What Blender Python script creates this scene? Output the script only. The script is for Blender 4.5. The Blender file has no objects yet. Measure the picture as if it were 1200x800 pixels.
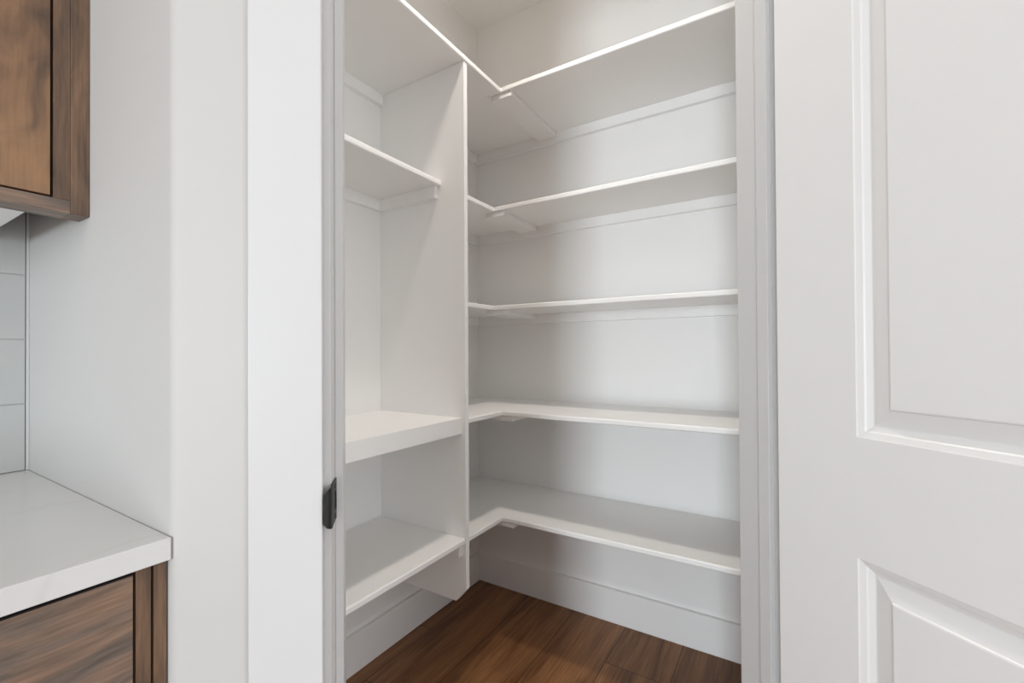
import bpy, bmesh, math
from mathutils import Vector, Matrix

# ------------------------------------------------------------------ camera, world, exposure
SC = bpy.context.scene
COL = SC.collection
CAM = Vector((1.3157, -1.8162, 1.13))
F_PX, YAW, PITCH, ROLL, PPY = 522.39, 31.5378, 0.4251, -0.3277, 7.84

def camera():
    y, p, r = (math.radians(a) for a in (YAW, PITCH, ROLL))
    d = Vector((-math.sin(y), math.cos(y), 0)); R = Vector((math.cos(y), math.sin(y), 0)); U = Vector((0, 0, 1))
    d2 = d*math.cos(p) + U*math.sin(p); U2 = U*math.cos(p) - d*math.sin(p)
    R2 = R*math.cos(r) + U2*math.sin(r); U3 = U2*math.cos(r) - R*math.sin(r)
    cd = bpy.data.cameras.new('camera'); co = bpy.data.objects.new('camera', cd); COL.objects.link(co)
    co.matrix_world = Matrix(((R2.x, U3.x, -d2.x, CAM.x), (R2.y, U3.y, -d2.y, CAM.y), (R2.z, U3.z, -d2.z, CAM.z), (0, 0, 0, 1)))
    cd.sensor_width = 36.0; cd.sensor_fit = 'HORIZONTAL'
    cd.lens = F_PX/1200*36; cd.shift_y = PPY/1200
    cd.clip_start = 0.02; cd.clip_end = 60
    SC.camera = co
camera()

SC.view_settings.view_transform = 'Standard'
SC.view_settings.look = 'None'
SC.view_settings.gamma = 1.0
SC.view_settings.use_curve_mapping = False
SC.view_settings.exposure = 0.0
WORLD_STRENGTH = 0.26
PANTRY_WATTS = 6.0
KITCHEN_WATTS = 1.9
PATIO_WATTS = 288.0
SIDE_WATTS = 74.0
w = bpy.data.worlds.new('daylight'); SC.world = w; w.use_nodes = True
bg = w.node_tree.nodes['Background']; bg.inputs[0].default_value = (0.90, 0.955, 1.0, 1); bg.inputs[1].default_value = WORLD_STRENGTH
# daylight: a patio opening far behind the viewer and an unseen fill added on the right to brighten the left shelves
def daylight(name, loc, yaw, w, h, watts, colour):
    ld = bpy.data.lights.new(name, 'AREA'); ld.shape = 'RECTANGLE'; ld.size = w; ld.size_y = h
    ld.energy = watts; ld.color = colour
    lo = bpy.data.objects.new(name, ld); COL.objects.link(lo)
    lo.location = loc; lo.rotation_euler = (math.radians(90), 0, math.radians(yaw))
daylight('patio_daylight', (2.0, -8.4, 1.0), 0, 1.3, 1.9, PATIO_WATTS, (0.845, 0.935, 1.0))
daylight('side_fill', (4.95, -2.9, 1.2), 90, 1.6, 1.9, SIDE_WATTS, (0.91, 0.965, 1.0))
SC.cycles.max_bounces = 14
SC.cycles.diffuse_bounces = 10

# ------------------------------------------------------------------ materials
def new_mat(name):
    m = bpy.data.materials.new(name); m.use_nodes = True
    nt = m.node_tree; return m, nt, nt.nodes['Principled BSDF']

def N(nt, typ, **kw):
    n = nt.nodes.new(typ)
    for k, v in kw.items(): setattr(n, k, v)
    return n

def paint(name, rgb, rough, bump=0.0, scale=60.0, coat=0.0):
    m, nt, b = new_mat(name)
    b.inputs['Roughness'].default_value = rough
    b.inputs['Specular IOR Level'].default_value = 0.4
    if coat: b.inputs['Coat Weight'].default_value = coat
    g = N(nt, 'ShaderNodeNewGeometry')
    n = N(nt, 'ShaderNodeTexNoise'); n.inputs['Scale'].default_value = 3.0; n.inputs['Detail'].default_value = 3
    nt.links.new(g.outputs['Position'], n.inputs['Vector'])
    mix = N(nt, 'ShaderNodeMixRGB'); mix.inputs[1].default_value = (*[c*0.985 for c in rgb], 1); mix.inputs[2].default_value = (*[min(1, c*1.015) for c in rgb], 1)
    nt.links.new(n.outputs['Fac'], mix.inputs[0]); nt.links.new(mix.outputs[0], b.inputs['Base Color'])
    if bump:
        n2 = N(nt, 'ShaderNodeTexNoise'); n2.inputs['Scale'].default_value = scale; n2.inputs['Detail'].default_value = 4
        nt.links.new(g.outputs['Position'], n2.inputs['Vector'])
        bp = N(nt, 'ShaderNodeBump'); bp.inputs['Strength'].default_value = bump; bp.inputs['Distance'].default_value = 0.002
        nt.links.new(n2.outputs['Fac'], bp.inputs['Height']); nt.links.new(bp.outputs[0], b.inputs['Normal'])
    return m

def ramp(nt, stops):
    r = N(nt, 'ShaderNodeValToRGB'); e = r.color_ramp.elements
    while len(e) < len(stops): e.new(0.5)
    for i, (p, c) in enumerate(stops): e[i].position = p; e[i].color = (*c, 1)
    return r

def walnut(name, axis, stops, rough=0.38, stretch=(2.2, 26.0, 26.0), seed=0.0, twist=0.35, tilt=0.0, pores=1.0):
    """stained walnut; axis 'y' = horizontal grain along the run, 'z' = vertical grain"""
    m, nt, b = new_mat(name)
    g = N(nt, 'ShaderNodeNewGeometry')
    mp = N(nt, 'ShaderNodeMapping')
    a, s, t = stretch
    mp.inputs['Scale'].default_value = (s, a, t) if axis == 'y' else (s, t, a)
    mp.inputs['Location'].default_value = (seed, seed*1.7, seed*0.6)
    mp.inputs['Rotation'].default_value = (tilt, 0, 0)
    warp = N(nt, 'ShaderNodeTexNoise'); warp.inputs['Scale'].default_value = 5.0; warp.inputs['Detail'].default_value = 2
    nt.links.new(g.outputs['Position'], warp.inputs['Vector'])
    vm = N(nt, 'ShaderNodeVectorMath', operation='MULTIPLY_ADD'); vm.inputs[1].default_value = (twist, twist, twist)
    nt.links.new(warp.outputs['Color'], vm.inputs[0]); nt.links.new(g.outputs['Position'], vm.inputs[2])
    nt.links.new(vm.outputs[0], mp.inputs['Vector'])
    n1 = N(nt, 'ShaderNodeTexNoise'); n1.inputs['Scale'].default_value = 1.0; n1.inputs['Detail'].default_value = 5; n1.inputs['Roughness'].default_value = 0.55
    nt.links.new(mp.outputs[0], n1.inputs['Vector'])
    r = ramp(nt, stops); nt.links.new(n1.outputs['Fac'], r.inputs[0])
    # fine pores along the grain
    mp2 = N(nt, 'ShaderNodeMapping')
    mp2.inputs['Scale'].default_value = (260, 14, 260) if axis == 'y' else (260, 260, 14)
    nt.links.new(g.outputs['Position'], mp2.inputs['Vector'])
    n2 = N(nt, 'ShaderNodeTexNoise'); n2.inputs['Scale'].default_value = 1.0; n2.inputs['Detail'].default_value = 2
    nt.links.new(mp2.outputs[0], n2.inputs['Vector'])
    r2 = ramp(nt, [(0.35, (0.78, 0.76, 0.74)), (0.6, (1.05, 1.05, 1.05))]); nt.links.new(n2.outputs['Fac'], r2.inputs[0])
    mul = N(nt, 'ShaderNodeMixRGB', blend_type='MULTIPLY'); mul.inputs[0].default_value = pores
    nt.links.new(r.outputs[0], mul.inputs[1]); nt.links.new(r2.outputs[0], mul.inputs[2])
    nt.links.new(mul.outputs[0], b.inputs['Base Color'])
    b.inputs['Roughness'].default_value = rough
    bp = N(nt, 'ShaderNodeBump'); bp.inputs['Strength'].default_value = 0.12; bp.inputs['Distance'].default_value = 0.001
    nt.links.new(n2.outputs['Fac'], bp.inputs['Height']); nt.links.new(bp.outputs[0], b.inputs['Normal'])
    return m

def plank_floor():
    m, nt, b = new_mat('brown_plank_floor')
    g = N(nt, 'ShaderNodeNewGeometry'); sp = N(nt, 'ShaderNodeSeparateXYZ'); nt.links.new(g.outputs['Position'], sp.inputs[0])
    au = N(nt, 'ShaderNodeMath', operation='ADD'); au.inputs[1].default_value = 0.255 + 1.5*8
    av = N(nt, 'ShaderNodeMath', operation='ADD'); av.inputs[1].default_value = -0.747 + 0.225*41
    nt.links.new(sp.outputs['Y'], au.inputs[0]); nt.links.new(sp.outputs['X'], av.inputs[0])
    rw = N(nt, 'ShaderNodeMath', operation='DIVIDE'); rw.inputs[1].default_value = 0.225; nt.links.new(av.outputs[0], rw.inputs[0])
    fl = N(nt, 'ShaderNodeMath', operation='FLOOR'); nt.links.new(rw.outputs[0], fl.inputs[0])
    ma = N(nt, 'ShaderNodeMath', operation='MULTIPLY_ADD'); ma.inputs[1].default_value = 0.22; ma.inputs[2].default_value = 100 - 41*0.22 + 0.0005; nt.links.new(fl.outputs[0], ma.inputs[0])
    fr = N(nt, 'ShaderNodeMath', operation='FRACT'); nt.links.new(ma.outputs[0], fr.inputs[0])
    us = N(nt, 'ShaderNodeMath', operation='MULTIPLY_ADD'); us.inputs[1].default_value = 1.5; nt.links.new(fr.outputs[0], us.inputs[0]); nt.links.new(au.outputs[0], us.inputs[2])
    cb = N(nt, 'ShaderNodeCombineXYZ'); nt.links.new(us.outputs[0], cb.inputs[0]); nt.links.new(av.outputs[0], cb.inputs[1])
    br = N(nt, 'ShaderNodeTexBrick'); br.offset = 0.0; br.offset_frequency = 2
    br.inputs['Scale'].default_value = 1.0; br.inputs['Brick Width'].default_value = 1.5; br.inputs['Row Height'].default_value = 0.225
    br.inputs['Mortar Size'].default_value = 0.0014; br.inputs['Mortar Smooth'].default_value = 0.3; br.inputs['Bias'].default_value = 0.0
    br.inputs['Color1'].default_value = (0, 0, 0, 1); br.inputs['Color2'].default_value = (1, 1, 1, 1); br.inputs['Mortar'].default_value = (0.5, 0.5, 0.5, 1)
    nt.links.new(cb.outputs[0], br.inputs['Vector'])
    # plank-by-plank shift of the grain
    off = N(nt, 'ShaderNodeVectorMath', operation='MULTIPLY_ADD'); off.inputs[1].default_value = (3.1, 9.7, 0)
    nt.links.new(br.outputs['Color'], off.inputs[0]); nt.links.new(g.outputs['Position'], off.inputs[2])
    mp = N(nt, 'ShaderNodeMapping'); mp.inputs['Scale'].default_value = (16, 1.5, 1); nt.links.new(off.outputs[0], mp.inputs['Vector'])
    n1 = N(nt, 'ShaderNodeTexNoise'); n1.inputs['Scale'].default_value = 1.0; n1.inputs['Detail'].default_value = 6; n1.inputs['Roughness'].default_value = 0.6; n1.inputs['Distortion'].default_value = 0.6
    nt.links.new(mp.outputs[0], n1.inputs['Vector'])
    r1 = ramp(nt, [(0.28, (0.105, 0.044, 0.016)), (0.43, (0.215, 0.098, 0.039)), (0.58, (0.315, 0.150, 0.062)), (0.76, (0.43, 0.215, 0.092))])
    nt.links.new(n1.outputs['Fac'], r1.inputs[0])
    mp2 = N(nt, 'ShaderNodeMapping'); mp2.inputs['Scale'].default_value = (150, 5, 1); nt.links.new(off.outputs[0], mp2.inputs['Vector'])
    n2 = N(nt, 'ShaderNodeTexNoise'); n2.inputs['Scale'].default_value = 1.0; n2.inputs['Detail'].default_value = 3
    nt.links.new(mp2.outputs[0], n2.inputs['Vector'])
    r2 = ramp(nt, [(0.3, (0.72, 0.72, 0.72)), (0.65, (1.12, 1.12, 1.12))]); nt.links.new(n2.outputs['Fac'], r2.inputs[0])
    m1 = N(nt, 'ShaderNodeMixRGB', blend_type='MULTIPLY'); m1.inputs[0].default_value = 1
    nt.links.new(r1.outputs[0], m1.inputs[1]); nt.links.new(r2.outputs[0], m1.inputs[2])
    r3 = ramp(nt, [(0.0, (0.82, 0.8, 0.78)), (1.0, (1.15, 1.13, 1.12))]); nt.links.new(br.outputs['Color'], r3.inputs[0])
    m2 = N(nt, 'ShaderNodeMixRGB', blend_type='MULTIPLY'); m2.inputs[0].default_value = 1
    nt.links.new(m1.outputs[0], m2.inputs[1]); nt.links.new(r3.outputs[0], m2.inputs[2])
    m3 = N(nt, 'ShaderNodeMixRGB'); m3.inputs[2].default_value = (0.025, 0.012, 0.006, 1)
    nt.links.new(br.outputs['Fac'], m3.inputs[0]); nt.links.new(m2.outputs[0], m3.inputs[1])
    nt.links.new(m3.outputs[0], b.inputs['Base Color'])
    b.inputs['Roughness'].default_value = 0.42; b.inputs['Specular IOR Level'].default_value = 0.35
    sub = N(nt, 'ShaderNodeMath', operation='SUBTRACT'); nt.links.new(n2.outputs['Fac'], sub.inputs[0]); nt.links.new(br.outputs['Fac'], sub.inputs[1])
    bp = N(nt, 'ShaderNodeBump'); bp.inputs['Strength'].default_value = 0.15; bp.inputs['Distance'].default_value = 0.001
    nt.links.new(sub.outputs[0], bp.inputs['Height']); nt.links.new(bp.outputs[0], b.inputs['Normal'])
    return m

def quartz():
    m, nt, b = new_mat('white_quartz')
    g = N(nt, 'ShaderNodeNewGeometry')
    wv = N(nt, 'ShaderNodeTexNoise'); wv.inputs['Scale'].default_value = 2.4; wv.inputs['Detail'].default_value = 5; wv.inputs['Distortion'].default_value = 1.2
    nt.links.new(g.outputs['Position'], wv.inputs['Vector'])
    r = ramp(nt, [(0.0, (0.72, 0.72, 0.715)), (0.485, (0.72, 0.72, 0.715)), (0.5, (0.685, 0.685, 0.68)), (0.515, (0.72, 0.72, 0.715)), (1.0, (0.70, 0.70, 0.695))])
    nt.links.new(wv.outputs['Fac'], r.inputs[0]); nt.links.new(r.outputs[0], b.inputs['Base Color'])
    b.inputs['Roughness'].default_value = 0.18
    return m

def plain(name, rgb, rough, metal=0.0):
    m, nt, b = new_mat(name)
    b.inputs['Roughness'].default_value = rough; b.inputs['Metallic'].default_value = metal
    g = N(nt, 'ShaderNodeNewGeometry'); n = N(nt, 'ShaderNodeTexNoise'); n.inputs['Scale'].default_value = 90
    nt.links.new(g.outputs['Position'], n.inputs['Vector'])
    mix = N(nt, 'ShaderNodeMixRGB'); mix.inputs[1].default_value = (*[c*0.9 for c in rgb], 1); mix.inputs[2].default_value = (*[c*1.1 for c in rgb], 1)
    nt.links.new(n.outputs['Fac'], mix.inputs[0]); nt.links.new(mix.outputs[0], b.inputs['Base Color'])
    return m

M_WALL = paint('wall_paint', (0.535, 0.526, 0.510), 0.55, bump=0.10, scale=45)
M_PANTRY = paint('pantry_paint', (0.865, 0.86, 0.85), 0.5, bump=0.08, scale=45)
M_CEIL = paint('ceiling_paint', (0.78, 0.765, 0.745), 0.8, bump=0.15, scale=60)
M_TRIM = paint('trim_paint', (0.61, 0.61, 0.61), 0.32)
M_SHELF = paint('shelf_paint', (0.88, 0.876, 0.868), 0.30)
M_DOOR = paint('door_paint', (0.78, 0.78, 0.775), 0.33)
M_TILE = paint('tile_glaze', (0.50, 0.505, 0.495), 0.14)
M_WHITE = paint('white_melamine', (0.86, 0.86, 0.855), 0.3)
M_FLOOR = plank_floor()
M_QUARTZ = quartz()
M_BLACK = plain('black_metal', (0.028, 0.028, 0.029), 0.42, 0.5)
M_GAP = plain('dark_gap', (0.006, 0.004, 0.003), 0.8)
M_WD_PANEL = walnut('walnut_figured', 'z', [(0.30, (0.075, 0.046, 0.031)), (0.42, (0.14, 0.082, 0.050)), (0.53, (0.235, 0.132, 0.072)), (0.70, (0.34, 0.19, 0.097))], stretch=(3.0, 10.0, 13.0), twist=0.24, seed=5.4, tilt=0.9, pores=0.45)
M_WD_V = walnut('walnut_vertical', 'z', [(0.30, (0.075, 0.048, 0.034)), (0.5, (0.145, 0.088, 0.055)), (0.7, (0.215, 0.125, 0.073))], stretch=(5.0, 40.0, 40.0), twist=0.08, seed=1.0)
M_WD_H = walnut('walnut_horizontal', 'y', [(0.30, (0.090, 0.076, 0.067)), (0.44, (0.155, 0.120, 0.098)), (0.54, (0.225, 0.152, 0.112)), (0.70, (0.29, 0.185, 0.122))], stretch=(3.6, 52.0, 52.0), twist=0.065, seed=7.0)
def glow():
    m, nt, b = new_mat('lamp_diffuser')
    b.inputs['Base Color'].default_value = (0.9, 0.88, 0.84, 1)
    b.inputs['Emission Color'].default_value = (1.0, 0.9, 0.78, 1); b.inputs['Emission Strength'].default_value = 6
    return m
M_GLOW = glow()

# ------------------------------------------------------------------ helpers
def tag(o, label=None, cat=None, group=None, kind=None):
    if label: o['label'] = label
    if cat: o['category'] = cat
    if group: o['group'] = group
    if kind: o['kind'] = kind
    return o

def empty(name, loc=(0, 0, 0)):
    o = bpy.data.objects.new(name, None); COL.objects.link(o); o.location = loc; o.empty_display_size = 0.05
    return o

def add_box(bm, a, b):
    vs = [bm.verts.new((x, y, z)) for x in (a[0], b[0]) for y in (a[1], b[1]) for z in (a[2], b[2])]
    for f in ((0, 1, 3, 2), (4, 6, 7, 5), (0, 4, 5, 1), (2, 3, 7, 6), (0, 2, 6, 4), (1, 5, 7, 3)):
        bm.faces.new([vs[i] for i in f])

def add_prism(bm, pts, z0, z1):
    lo = [bm.verts.new((x, y, z0)) for x, y in pts]; hi = [bm.verts.new((x, y, z1)) for x, y in pts]
    n = len(pts)
    bm.faces.new(lo[::-1]); bm.faces.new(hi)
    for i in range(n): bm.faces.new((lo[i], lo[(i+1) % n], hi[(i+1) % n], hi[i]))

def add_prism3(bm, pts3, vec):
    lo = [bm.verts.new(p) for p in pts3]; hi = [bm.verts.new(Vector(p) + Vector(vec)) for p in pts3]
    n = len(lo)
    bm.faces.new(lo[::-1]); bm.faces.new(hi)
    for i in range(n): bm.faces.new((lo[i], lo[(i+1) % n], hi[(i+1) % n], hi[i]))

def obj(name, bm, mat, parent=None, bevel=0.0, seg=2, smooth=False):
    bmesh.ops.recalc_face_normals(bm, faces=bm.faces)
    if parent is not None:
        root = parent; off = Vector(parent.location)
        while root.parent is not None: root = root.parent; off += Vector(root.location)
        for v in bm.verts: v.co -= off
    me = bpy.data.meshes.new(name); bm.to_mesh(me); bm.free()
    me.materials.append(mat)
    o = bpy.data.objects.new(name, me); COL.objects.link(o)
    if parent is not None: o.parent = parent
    if bevel:
        md = o.modifiers.new('bevel', 'BEVEL'); md.width = bevel; md.segments = seg; md.limit_method = 'ANGLE'; md.angle_limit = math.radians(40)
        md.harden_normals = True
        for p in me.polygons: p.use_smooth = True
    elif smooth:
        for p in me.polygons: p.use_smooth = True
    return o

def box(name, a, b, mat, parent=None, bevel=0.0, seg=2):
    bm = bmesh.new(); add_box(bm, a, b); return obj(name, bm, mat, parent, bevel, seg)

def prism(name, pts, z0, z1, mat, parent=None, bevel=0.0, seg=2):
    bm = bmesh.new(); add_prism(bm, pts, z0, z1); return obj(name, bm, mat, parent, bevel, seg)

S2 = math.sqrt(2)
def diag(s, dep):
    """plan point on the 45-degree entry wall: s along the wall, dep behind the face of the casing"""
    c = 2.23 - dep*S2
    return ((s*S2 + c)/2, (s*S2 - c)/2)

CEIL = 2.741
HEAD = 2.44                                   # height of the door opening
SL, SR = -0.4535, 0.3075                      # jamb faces of the opening
D_WALL, D_IN = 0.017, 0.141                   # entry wall face and its pantry side
Y_K, Y_P = -1.558, -1.443                     # side wall: kitchen face, pantry face
X_R, X_RO = 1.34, 1.455                       # far side wall of the pantry

# ------------------------------------------------------------------ setting
tag(box('floor', (-0.1, -8.6, -0.05), (5.0, 0.1, 0.0), M_FLOOR), 'brown wood plank floor running from kitchen into pantry', 'floor', kind='structure')
tag(box('ceiling', (-0.1, -8.6, CEIL), (5.0, 0.1, CEIL + 0.05), M_CEIL), 'plain off white ceiling above the pantry shelves', 'ceiling', kind='structure')
tag(box('wall_left', (-0.1, -8.6, 0), (0.0, 0.0, CEIL), M_PANTRY), 'white wall behind the left pantry shelves', 'wall', kind='structure')
tag(box('wall_back', (-0.1, 0.0, 0), (5.0, 0.1, CEIL), M_PANTRY), 'white back wall of the pantry behind the long shelves', 'wall', kind='structure')

def rounded(a, b, c, r, n=6):
    a, b, c = Vector(a), Vector(b), Vector(c)
    u = (a - b).normalized(); v = (c - b).normalized()
    ang = u.angle(v); t = r/math.tan(ang/2); ctr = b + (u + v).normalized()*(r/math.sin(ang/2))
    p0 = b + u*t; p1 = b + v*t; d0 = p0 - ctr; d1 = p1 - ctr
    th = d0.angle_signed(d1)
    out = []
    for i in range(n + 1):
        q = -th*i/n
        out.append((ctr.x + d0.x*math.cos(q) - d0.y*math.sin(q), ctr.y + d0.x*math.sin(q) + d0.y*math.cos(q)))
    return out

cw = 2.23 - D_WALL*S2; ci = 2.23 - D_IN*S2
cornL = (cw + Y_K, Y_K)                       # outer corner beside the counter
ptsL = [(0.0, Y_K)] + rounded((0.0, Y_K), cornL, diag(SL - 0.02, D_WALL), 0.022) + [diag(SL - 0.02, D_WALL), diag(SL - 0.02, D_IN), (ci + Y_P, Y_P), (0.0, Y_P)]
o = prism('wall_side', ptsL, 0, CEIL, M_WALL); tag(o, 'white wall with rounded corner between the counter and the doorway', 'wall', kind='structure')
cornR = (X_RO, X_RO - cw)
ptsR = [diag(SR + 0.02, D_WALL)] + rounded(diag(SR + 0.02, D_WALL), cornR, (X_RO, 0.0), 0.022) + [(X_RO, 0.0), (X_R, 0.0), (X_R, X_R - ci), diag(SR + 0.02, D_IN)]
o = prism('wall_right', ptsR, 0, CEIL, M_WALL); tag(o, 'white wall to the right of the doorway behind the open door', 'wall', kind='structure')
o = prism('wall_front', [diag(SL - 0.02, D_WALL), diag(SR + 0.02, D_WALL), diag(SR + 0.02, D_IN), diag(SL - 0.02, D_IN)], HEAD + 0.02, CEIL, M_WALL)
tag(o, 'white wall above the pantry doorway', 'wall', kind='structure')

# door frame: jambs, stops, casings
def jamb(name, s_face, sgn, label):
    """sgn: +1 for the left jamb (faces +s)"""
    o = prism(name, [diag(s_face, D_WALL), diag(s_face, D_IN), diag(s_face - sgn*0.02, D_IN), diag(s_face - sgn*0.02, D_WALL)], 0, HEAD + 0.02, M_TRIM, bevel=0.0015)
    tag(o, label, 'door frame', kind='structure')
    prism('door_stop', [diag(s_face, 0.052), diag(s_face + sgn*0.011, 0.052), diag(s_face + sgn*0.011, 0.078), diag(s_face, 0.078)], 0, HEAD, M_TRIM, o, bevel=0.001)
    return o
jl = jamb('trim_1', SL, 1, 'white left jamb of the doorway carrying the black strike plate')
jr = jamb('trim_2', SR, -1, 'white right jamb of the doorway beside the open door')
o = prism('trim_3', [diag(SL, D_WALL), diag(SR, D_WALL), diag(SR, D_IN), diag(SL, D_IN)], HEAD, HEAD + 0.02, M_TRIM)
tag(o, 'white head jamb across the top of the doorway', 'door frame', kind='structure')

def casing(name, s0, s1, z0, z1, label):
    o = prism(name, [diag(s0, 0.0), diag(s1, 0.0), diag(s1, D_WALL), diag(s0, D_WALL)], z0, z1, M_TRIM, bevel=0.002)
    return tag(o, label, 'door casing', kind='structure')
casing('trim_4', -0.5518, SL - 0.0083, 0, HEAD + 0.008, 'wide flat white casing on the left of the doorway')
casing('trim_5', SR + 0.0083, SR + 0.098, 0, HEAD + 0.008, 'flat white casing right of the doorway behind the door')
casing('trim_6', -0.5518, SR + 0.098, HEAD + 0.008, HEAD + 0.098, 'flat white casing above the doorway')

# strike plate (part of the left jamb)
def strike():
    bm = bmesh.new()
    z0, z1, zc = 0.8925, 0.9495, 0.921
    t = 0.0025
    # flat plate on the jamb, cut around the latch hole
    def q(s, dep, z): x, y = diag(s, dep); return (x, y, z)
    def slab(d0, d1, za, zb):
        add_prism3(bm, [q(SL, d0, za), q(SL, d1, za), q(SL, d1, zb), q(SL, d0, zb)], Vector((*[a - b for a, b in zip(diag(SL + t, 0), diag(SL, 0))], 0)))
    slab(0.014, 0.032, z0, z1); slab(0.045, 0.049, z0, z1); slab(0.032, 0.045, z0, zc - 0.013); slab(0.032, 0.045, zc + 0.013, z1)
    # curled lip reaching out past the casing, with rounded ends
    prof = [(SL + t, 0.016), (SL + t + 0.0008, 0.008), (SL + t, 0.001), (SL + t - 0.003, -0.004), (SL - 0.0042, -0.006)]
    rows = []
    for i, (s, d) in enumerate(prof):
        h = [0.0285, 0.0280, 0.0272, 0.0250, 0.0190][i]
        rows.append([(s, d, zc + k*h/5) for k in range(-5, 6)])
    def shell(off):
        return [[bm.verts.new(q(s - off, d + off*0.6, z)) for s, d, z in r] for r in rows]
    A, B = shell(0.0), shell(0.0022)
    nr, nc = len(A), len(A[0])
    for i in range(nr - 1):
        for j in range(nc - 1):
            bm.faces.new((A[i][j], A[i][j+1], A[i+1][j+1], A[i+1][j])); bm.faces.new((B[i][j], B[i+1][j], B[i+1][j+1], B[i][j+1]))
    for i in range(nr - 1):
        for j in (0, nc - 1): bm.faces.new((A[i][j], A[i+1][j], B[i+1][j], B[i][j]))
    for j in range(nc - 1):
        for i in (0, nr - 1): bm.faces.new((A[i][j], A[i][j+1], B[i][j+1], B[i][j]))
    o = obj('strike_plate', bm, M_BLACK, jl); o['label'] = 'black metal strike plate'
    box_pts = [q(SL - 0.001, 0.032, zc - 0.013), q(SL - 0.001, 0.045, zc - 0.013), q(SL - 0.001, 0.045, zc + 0.013), q(SL - 0.001, 0.032, zc + 0.013)]
    bm2 = bmesh.new(); add_prism3(bm2, box_pts, Vector((*[a - b for a, b in zip(diag(SL + 0.0012, 0), diag(SL, 0))], 0)))
    obj('latch_hole', bm2, M_GAP, o)
    for zz in (zc - 0.021, zc + 0.021):
        bm3 = bmesh.new(); c = Vector(q(SL + t, 0.035, zz)); n = Vector((1/S2, 1/S2, 0))
        bmesh.ops.create_cone(bm3, cap_ends=True, segments=14, radius1=0.004, radius2=0.0032, depth=0.0012, matrix=Matrix.Translation(c + n*0.0004) @ n.to_track_quat('Z', 'Y').to_matrix().to_4x4())
        obj('screw', bm3, M_BLACK, o)
strike()

# baseboards
HB = 0.1376
def base(name, pts_a, pts_b, label):
    o = box(name, pts_a, pts_b, M_SHELF, bevel=0.002); return tag(o, label, 'baseboard', kind='structure')
base('baseboard_left', (0.0, Y_P, 0.0), (0.015, -0.015, HB), 'tall white baseboard under the left pantry shelves')
base('baseboard_back', (0.0, -0.015, 0.0), (X_R, 0.0, HB), 'tall white baseboard along the pantry back wall')

# open door leaf with raised moulded panels
def door_leaf():
    ang = math.radians(-41)
    dr = Vector((math.cos(ang), math.sin(ang), 0)); nn = Vector((-dr.y, dr.x, 0))
    P0 = Vector((1.30127, -0.91373, 0.0))
    W, T, Z0, Z1 = 0.756, 0.035, 0.008, HEAD - 0.004
    pd = (0.1335, W - 0.1335)
    pz = [(0.24, 0.828), (1.003, Z1 - 0.125)]
    prof = [(0.0, 0.0), (0.0012, 0.0022), (0.0085, 0.0048), (0.0105, 0.0068), (0.0175, 0.0102), (0.0195, 0.0102), (0.0425, 0.0032), (0.0440, 0.0012), (0.0460, 0.0006)]
    bm = bmesh.new()
    def V(d, e, z): return bm.verts.new(P0 + dr*(d if d > 0 else 0.0033) + nn*e + Vector((0, 0, z)))
    for side in (0, 1):
        E = (lambda r: r) if side == 0 else (lambda r: T - r)
        def rect(d0, d1, z0, z1): bm.faces.new([V(d0, E(0), z0), V(d1, E(0), z0), V(d1, E(0), z1), V(d0, E(0), z1)])
        rect(0, pd[0], Z0, Z1); rect(pd[1], W, Z0, Z1)
        zs = [Z0, pz[0][0], pz[0][1], pz[1][0], pz[1][1], Z1]
        for a, b in ((0, 1), (2, 3), (4, 5)): rect(pd[0], pd[1], zs[a], zs[b])
        for z0, z1 in pz:
            loops = [[V(pd[0] + m, E(r), z0 + m), V(pd[1] - m, E(r), z0 + m), V(pd[1] - m, E(r), z1 - m), V(pd[0] + m, E(r), z1 - m)] for m, r in prof]
            for A, B in zip(loops, loops[1:]):
                for i in range(4): bm.faces.new((A[i], A[(i+1) % 4], B[(i+1) % 4], B[i]))
            bm.faces.new(loops[-1])
    for d in (0, W): bm.faces.new([V(d, 0, Z0), V(d, T, Z0), V(d, T, Z1), V(d, 0, Z1)])
    for z in (Z0, Z1): bm.faces.new([V(0, 0, z), V(W, 0, z), V(W, T, z), V(0, T, z)])
    bmesh.ops.remove_doubles(bm, verts=bm.verts, dist=1e-5)
    o = obj('door_1', bm, M_DOOR)
    tag(o, 'white moulded panel door swung open on the right of the doorway', 'door', kind='structure')
    # black hinges on the hidden hinge edge
    for z in (0.25, 1.22, 2.2):
        bh = bmesh.new()
        c = P0 + nn*(T + 0.003) + dr*0.001
        bmesh.ops.create_cone(bh, cap_ends=True, segments=12, radius1=0.0045, radius2=0.0045, depth=0.09, matrix=Matrix.Translation(c + Vector((0, 0, z))))
        obj('hinge', bh, M_BLACK, o)['label'] = 'black hinge barrel'
door_leaf()

# ------------------------------------------------------------------ pantry lamp (on the pantry ceiling)
def ceiling_lamp(loc, watts, radius, colour, label, group=None, spread=180):
    t = empty('ceiling_light', loc); tag(t, label, 'ceiling light', group)
    x, y, z = loc
    bm = bmesh.new(); bmesh.ops.create_cone(bm, cap_ends=True, segments=40, radius1=radius + 0.006, radius2=radius + 0.016, depth=0.022, matrix=Matrix.Translation((x, y, z - 0.011)))
    obj('rim', bm, M_WHITE, t)
    bm = bmesh.new(); bmesh.ops.create_cone(bm, cap_ends=True, segments=40, radius1=radius - 0.004, radius2=radius, depth=0.004, matrix=Matrix.Translation((x, y, z - 0.024)))
    obj('diffuser', bm, M_GLOW, t)
    ld = bpy.data.lights.new('lamp', 'AREA'); ld.shape = 'DISK'; ld.size = radius*2; ld.energy = watts; ld.spread = math.radians(spread); ld.color = colour
    lo = bpy.data.objects.new('lamp', ld); COL.objects.link(lo); lo.parent = t; lo.location = (0, 0, -0.03)
    return t
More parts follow.
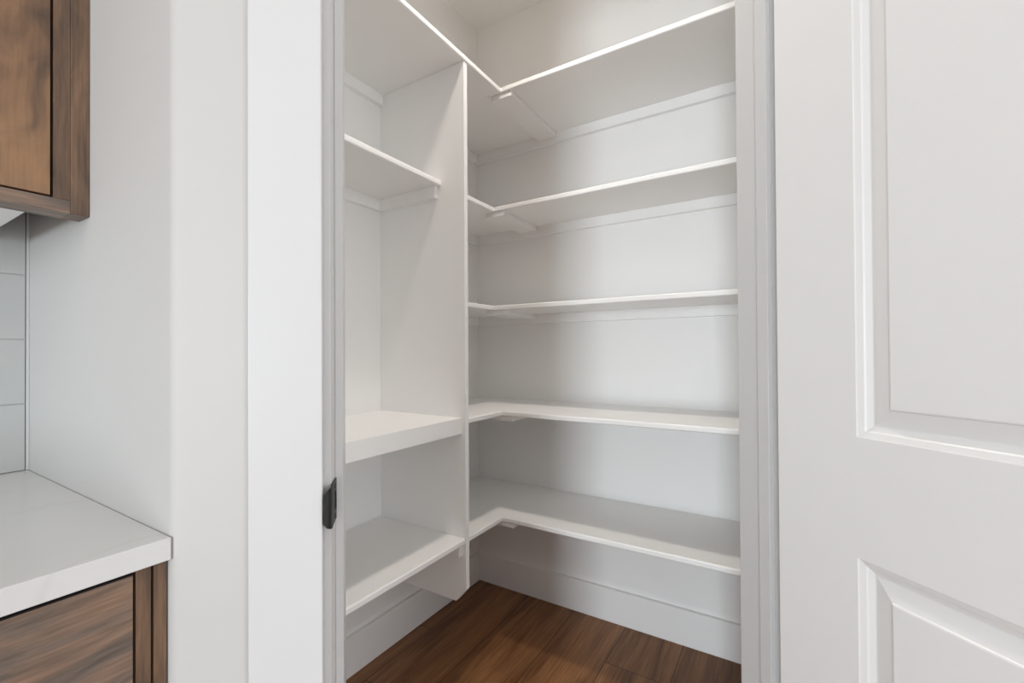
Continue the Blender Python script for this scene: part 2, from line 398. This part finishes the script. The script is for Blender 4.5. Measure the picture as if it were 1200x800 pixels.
ceiling_lamp((0.72, -0.765, CEIL), PANTRY_WATTS, 0.075, (1.0, 0.925, 0.84), 'round flush light on the pantry ceiling', spread=125)

for (x, y, lab) in ((1.55, -2.0, 'round kitchen ceiling light nearest the pantry door'), (3.1, -2.0, 'round kitchen ceiling light right of the pantry door'),
                    (1.55, -3.5, 'round kitchen ceiling light along the counter run'), (3.1, -3.5, 'round kitchen ceiling light farthest from the pantry')):
    ceiling_lamp((x, y, CEIL), KITCHEN_WATTS, 0.09, (1.0, 0.96, 0.91), lab, 'kitchen ceiling lights')

# ------------------------------------------------------------------ pantry shelves
TH, CH, CT = 0.019, 0.041, 0.019             # shelf thickness, cleat height and thickness
YPAN = -0.629                                 # left face of the divider panel
XPAN = 0.403
YPR = YPAN + TH                               # right face of the panel
shelf_specs = [  # depth, top height, left arm end, label
    (0.407, 2.127, Y_P, 'top L-shaped white pantry shelf resting over the divider panel'),
    (0.305, 1.7197, YPR, 'second highest L-shaped white shelf right of the divider panel'),
    (0.2985, 1.3177, YPR, 'narrow L-shaped white shelf at middle height right of the divider'),
    (0.398, 0.9053, YPR, 'deep L-shaped white shelf one above the lowest, right of divider'),
    (0.402, 0.5083, YPR, 'lowest L-shaped white shelf just above the back baseboard')]
for D, z, yend, lab in shelf_specs:
    t = empty('corner_shelf', (0.0, 0.0, z - TH)); tag(t, lab, 'shelf', 'L-shaped pantry shelves')
    yend = yend + 0.0004
    prism('shelf_board', [(0, 0), (0, yend), (D, yend), (D, -D), (X_R, -D), (X_R, 0)], z - TH, z, M_SHELF, t, bevel=0.0045, seg=3)
    zb = z - TH
    box('wall_cleat', (0.0, -CT, zb - CH), (X_R, 0.0, zb), M_SHELF, t, bevel=0.0012)
    box('wall_cleat', (0.0, YPR + 0.0004, zb - CH), (CT, -CT, zb), M_SHELF, t, bevel=0.0012)
    if yend < -1: box('wall_cleat', (0.0, Y_P, zb - CH), (CT, YPAN - 0.0004, zb), M_SHELF, t, bevel=0.0012)
    box('support_board', (D - 0.045, -D + 0.007, zb - TH), (D + 0.043, -CT, zb), M_SHELF, t, bevel=0.0012)

# divider panel with the clipped bottom corner
bm = bmesh.new()
zt, zb = 2.127 - TH - 0.0004, 0.289
add_prism3(bm, [(0.0, YPAN, zb), (XPAN - 0.043, YPAN, zb), (XPAN, YPAN, zb + 0.048), (XPAN, YPAN, zt), (0.0, YPAN, zt)], (0, TH, 0))
o = obj('divider_panel', bm, M_SHELF, bevel=0.0015); tag(o, 'tall white vertical divider panel between the left and right shelves', 'panel')

# left bay shelves
z = 1.7231; D = 0.3043
t = empty('straight_shelf', (0, YPAN, z - TH)); tag(t, 'short narrow white shelf high on the left of the divider panel', 'shelf', 'shelves left of the divider')
box('shelf_board', (0, Y_P, z - TH), (D, YPAN, z), M_SHELF, t, bevel=0.0045, seg=3)
box('wall_cleat', (0, Y_P, z - TH - CH), (CT, YPAN, z - TH), M_SHELF, t, bevel=0.0012)
box('side_cleat', (CT, YPAN - CT, z - TH - CH), (0.288, YPAN, z - TH), M_SHELF, t, bevel=0.0012)

z = 0.9086; D = 0.3895
t = empty('counter_shelf', (0, YPAN, z - 0.053)); tag(t, 'thick white counter shelf at waist height left of the divider panel', 'shelf', 'shelves left of the divider')
box('shelf_top', (0, Y_P, z - TH), (D - TH, YPAN, z), M_SHELF, t)
box('front_edge', (D - TH, Y_P, z - 0.053), (D, YPAN, z), M_SHELF, t, bevel=0.001)

z = 0.5083; D = 0.402
t = empty('straight_shelf', (0, YPAN, z - TH)); tag(t, 'lowest deep white shelf left of the divider above the baseboard', 'shelf', 'shelves left of the divider')
box('shelf_board', (0, Y_P, z - TH), (D, YPAN, z), M_SHELF, t, bevel=0.0045, seg=3)
box('wall_cleat', (0, Y_P, z - TH - CH), (CT, YPAN, z - TH), M_SHELF, t, bevel=0.0012)
box('side_cleat', (CT, YPAN - CT, z - TH - CH), (0.388, YPAN, z - TH), M_SHELF, t, bevel=0.0012)

# ------------------------------------------------------------------ kitchen side: backsplash, counter, cabinets
YE = -2.45                                    # end of the counter run, left of the frame
bm = bmesh.new()
zj = [0.8970, 1.0305, 1.1598, 1.289, 1.4185]
ye = [Y_K - 0.0048 - i*0.26 for i in range(5)]
add_box(bm, (0.0013, ye[-1], 0.8970), (0.0078, Y_K - 0.0050, 1.4185))
for i in range(len(zj) - 1):
    for k in range(len(ye) - 1):
        add_box(bm, (0.0078, ye[k+1] + 0.001, zj[i] + 0.001), (0.0105, ye[k] - 0.001, zj[i+1] - 0.001))
o = obj('tile_backsplash', bm, M_TILE, bevel=0.0008, seg=2); box('edge_trim', (0.0013, Y_K - 0.0046, 0.8972), (0.0112, Y_K - 0.0004, 1.4185), M_TRIM, o)
tag(o, 'white tile backsplash between the counter and the wood wall cabinet', 'backsplash')

t = box('countertop', (0.0013, YE, 0.8680), (0.648, Y_K - 0.0006, 0.8966), M_QUARTZ, bevel=0.0016, seg=3)
tag(t, 'white quartz countertop ending against the side wall', 'countertop')

# base cabinet below the counter
t = empty('base_cabinet', (0.31, -2.0, 0.0)); tag(t, 'dark walnut base cabinet under the white countertop', 'cabinet')
XF = 0.637
box('carcass', (0.0015, YE, 0.10), (XF - 0.022, Y_K - 0.002, 0.8678), M_GAP, t)
box('toe_kick', (0.0015, YE, 0.0), (XF - 0.08, Y_K - 0.002, 0.10), M_WD_H, t)
box('filler', (XF - 0.022, Y_K - 0.0155, 0.10), (XF, Y_K - 0.0018, 0.868), M_WD_V, t, bevel=0.0008)
box('stile', (XF - 0.022, Y_K - 0.0335, 0.10), (XF, Y_K - 0.0182, 0.868), M_WD_V, t, bevel=0.0008)
for z0, z1 in ((0.655, 0.8602), (0.385, 0.652), (0.105, 0.382)):
    box('drawer_front', (XF - 0.022, YE + 0.004, z0), (XF, Y_K - 0.0362, z1), M_WD_H, t, bevel=0.0008)

box('gap_shade_strip', (XF - 0.022, YE + 0.004, 0.8603), (XF - 0.0004, Y_K - 0.0362, 0.8618), M_GAP, t)  # near-black strip painting the gap's shade above the top drawer front

# wall cabinet above
t = empty('wall_cabinet', (0.17, -2.0, 1.352)); tag(t, 'walnut wall cabinet hanging above the tile backsplash', 'cabinet')
XU, ZU, ZT = 0.352, 1.352, 2.42
box('carcass', (0.0, YE, ZU + 0.03), (XU - 0.022, -1.62, ZT), M_GAP, t)
box('bottom_panel', (0.0, YE, ZU + 0.002), (XU - 0.048, -1.62, ZU + 0.03), M_WHITE, t)
box('bottom_rail', (XU - 0.048, YE, ZU), (XU, -1.581, ZU + 0.0205), M_WD_H, t, bevel=0.0008)
box('stile', (XU - 0.022, -1.6005, ZU + 0.0205), (XU, -1.581, ZT), M_WD_V, t, bevel=0.0008)
box('filler', (XU - 0.048, -1.581, ZU), (XU + 0.001, Y_K - 0.0005, ZT), M_WD_V, t, bevel=0.0008)
box('door', (XU - 0.022, YE + 0.004, ZU + 0.0235), (XU - 0.001, -1.6035, ZT - 0.025), M_WD_PANEL, t, bevel=0.0008)
box('top_rail', (XU - 0.022, YE, ZT - 0.0215), (XU, -1.6005, ZT), M_WD_H, t, bevel=0.0008)
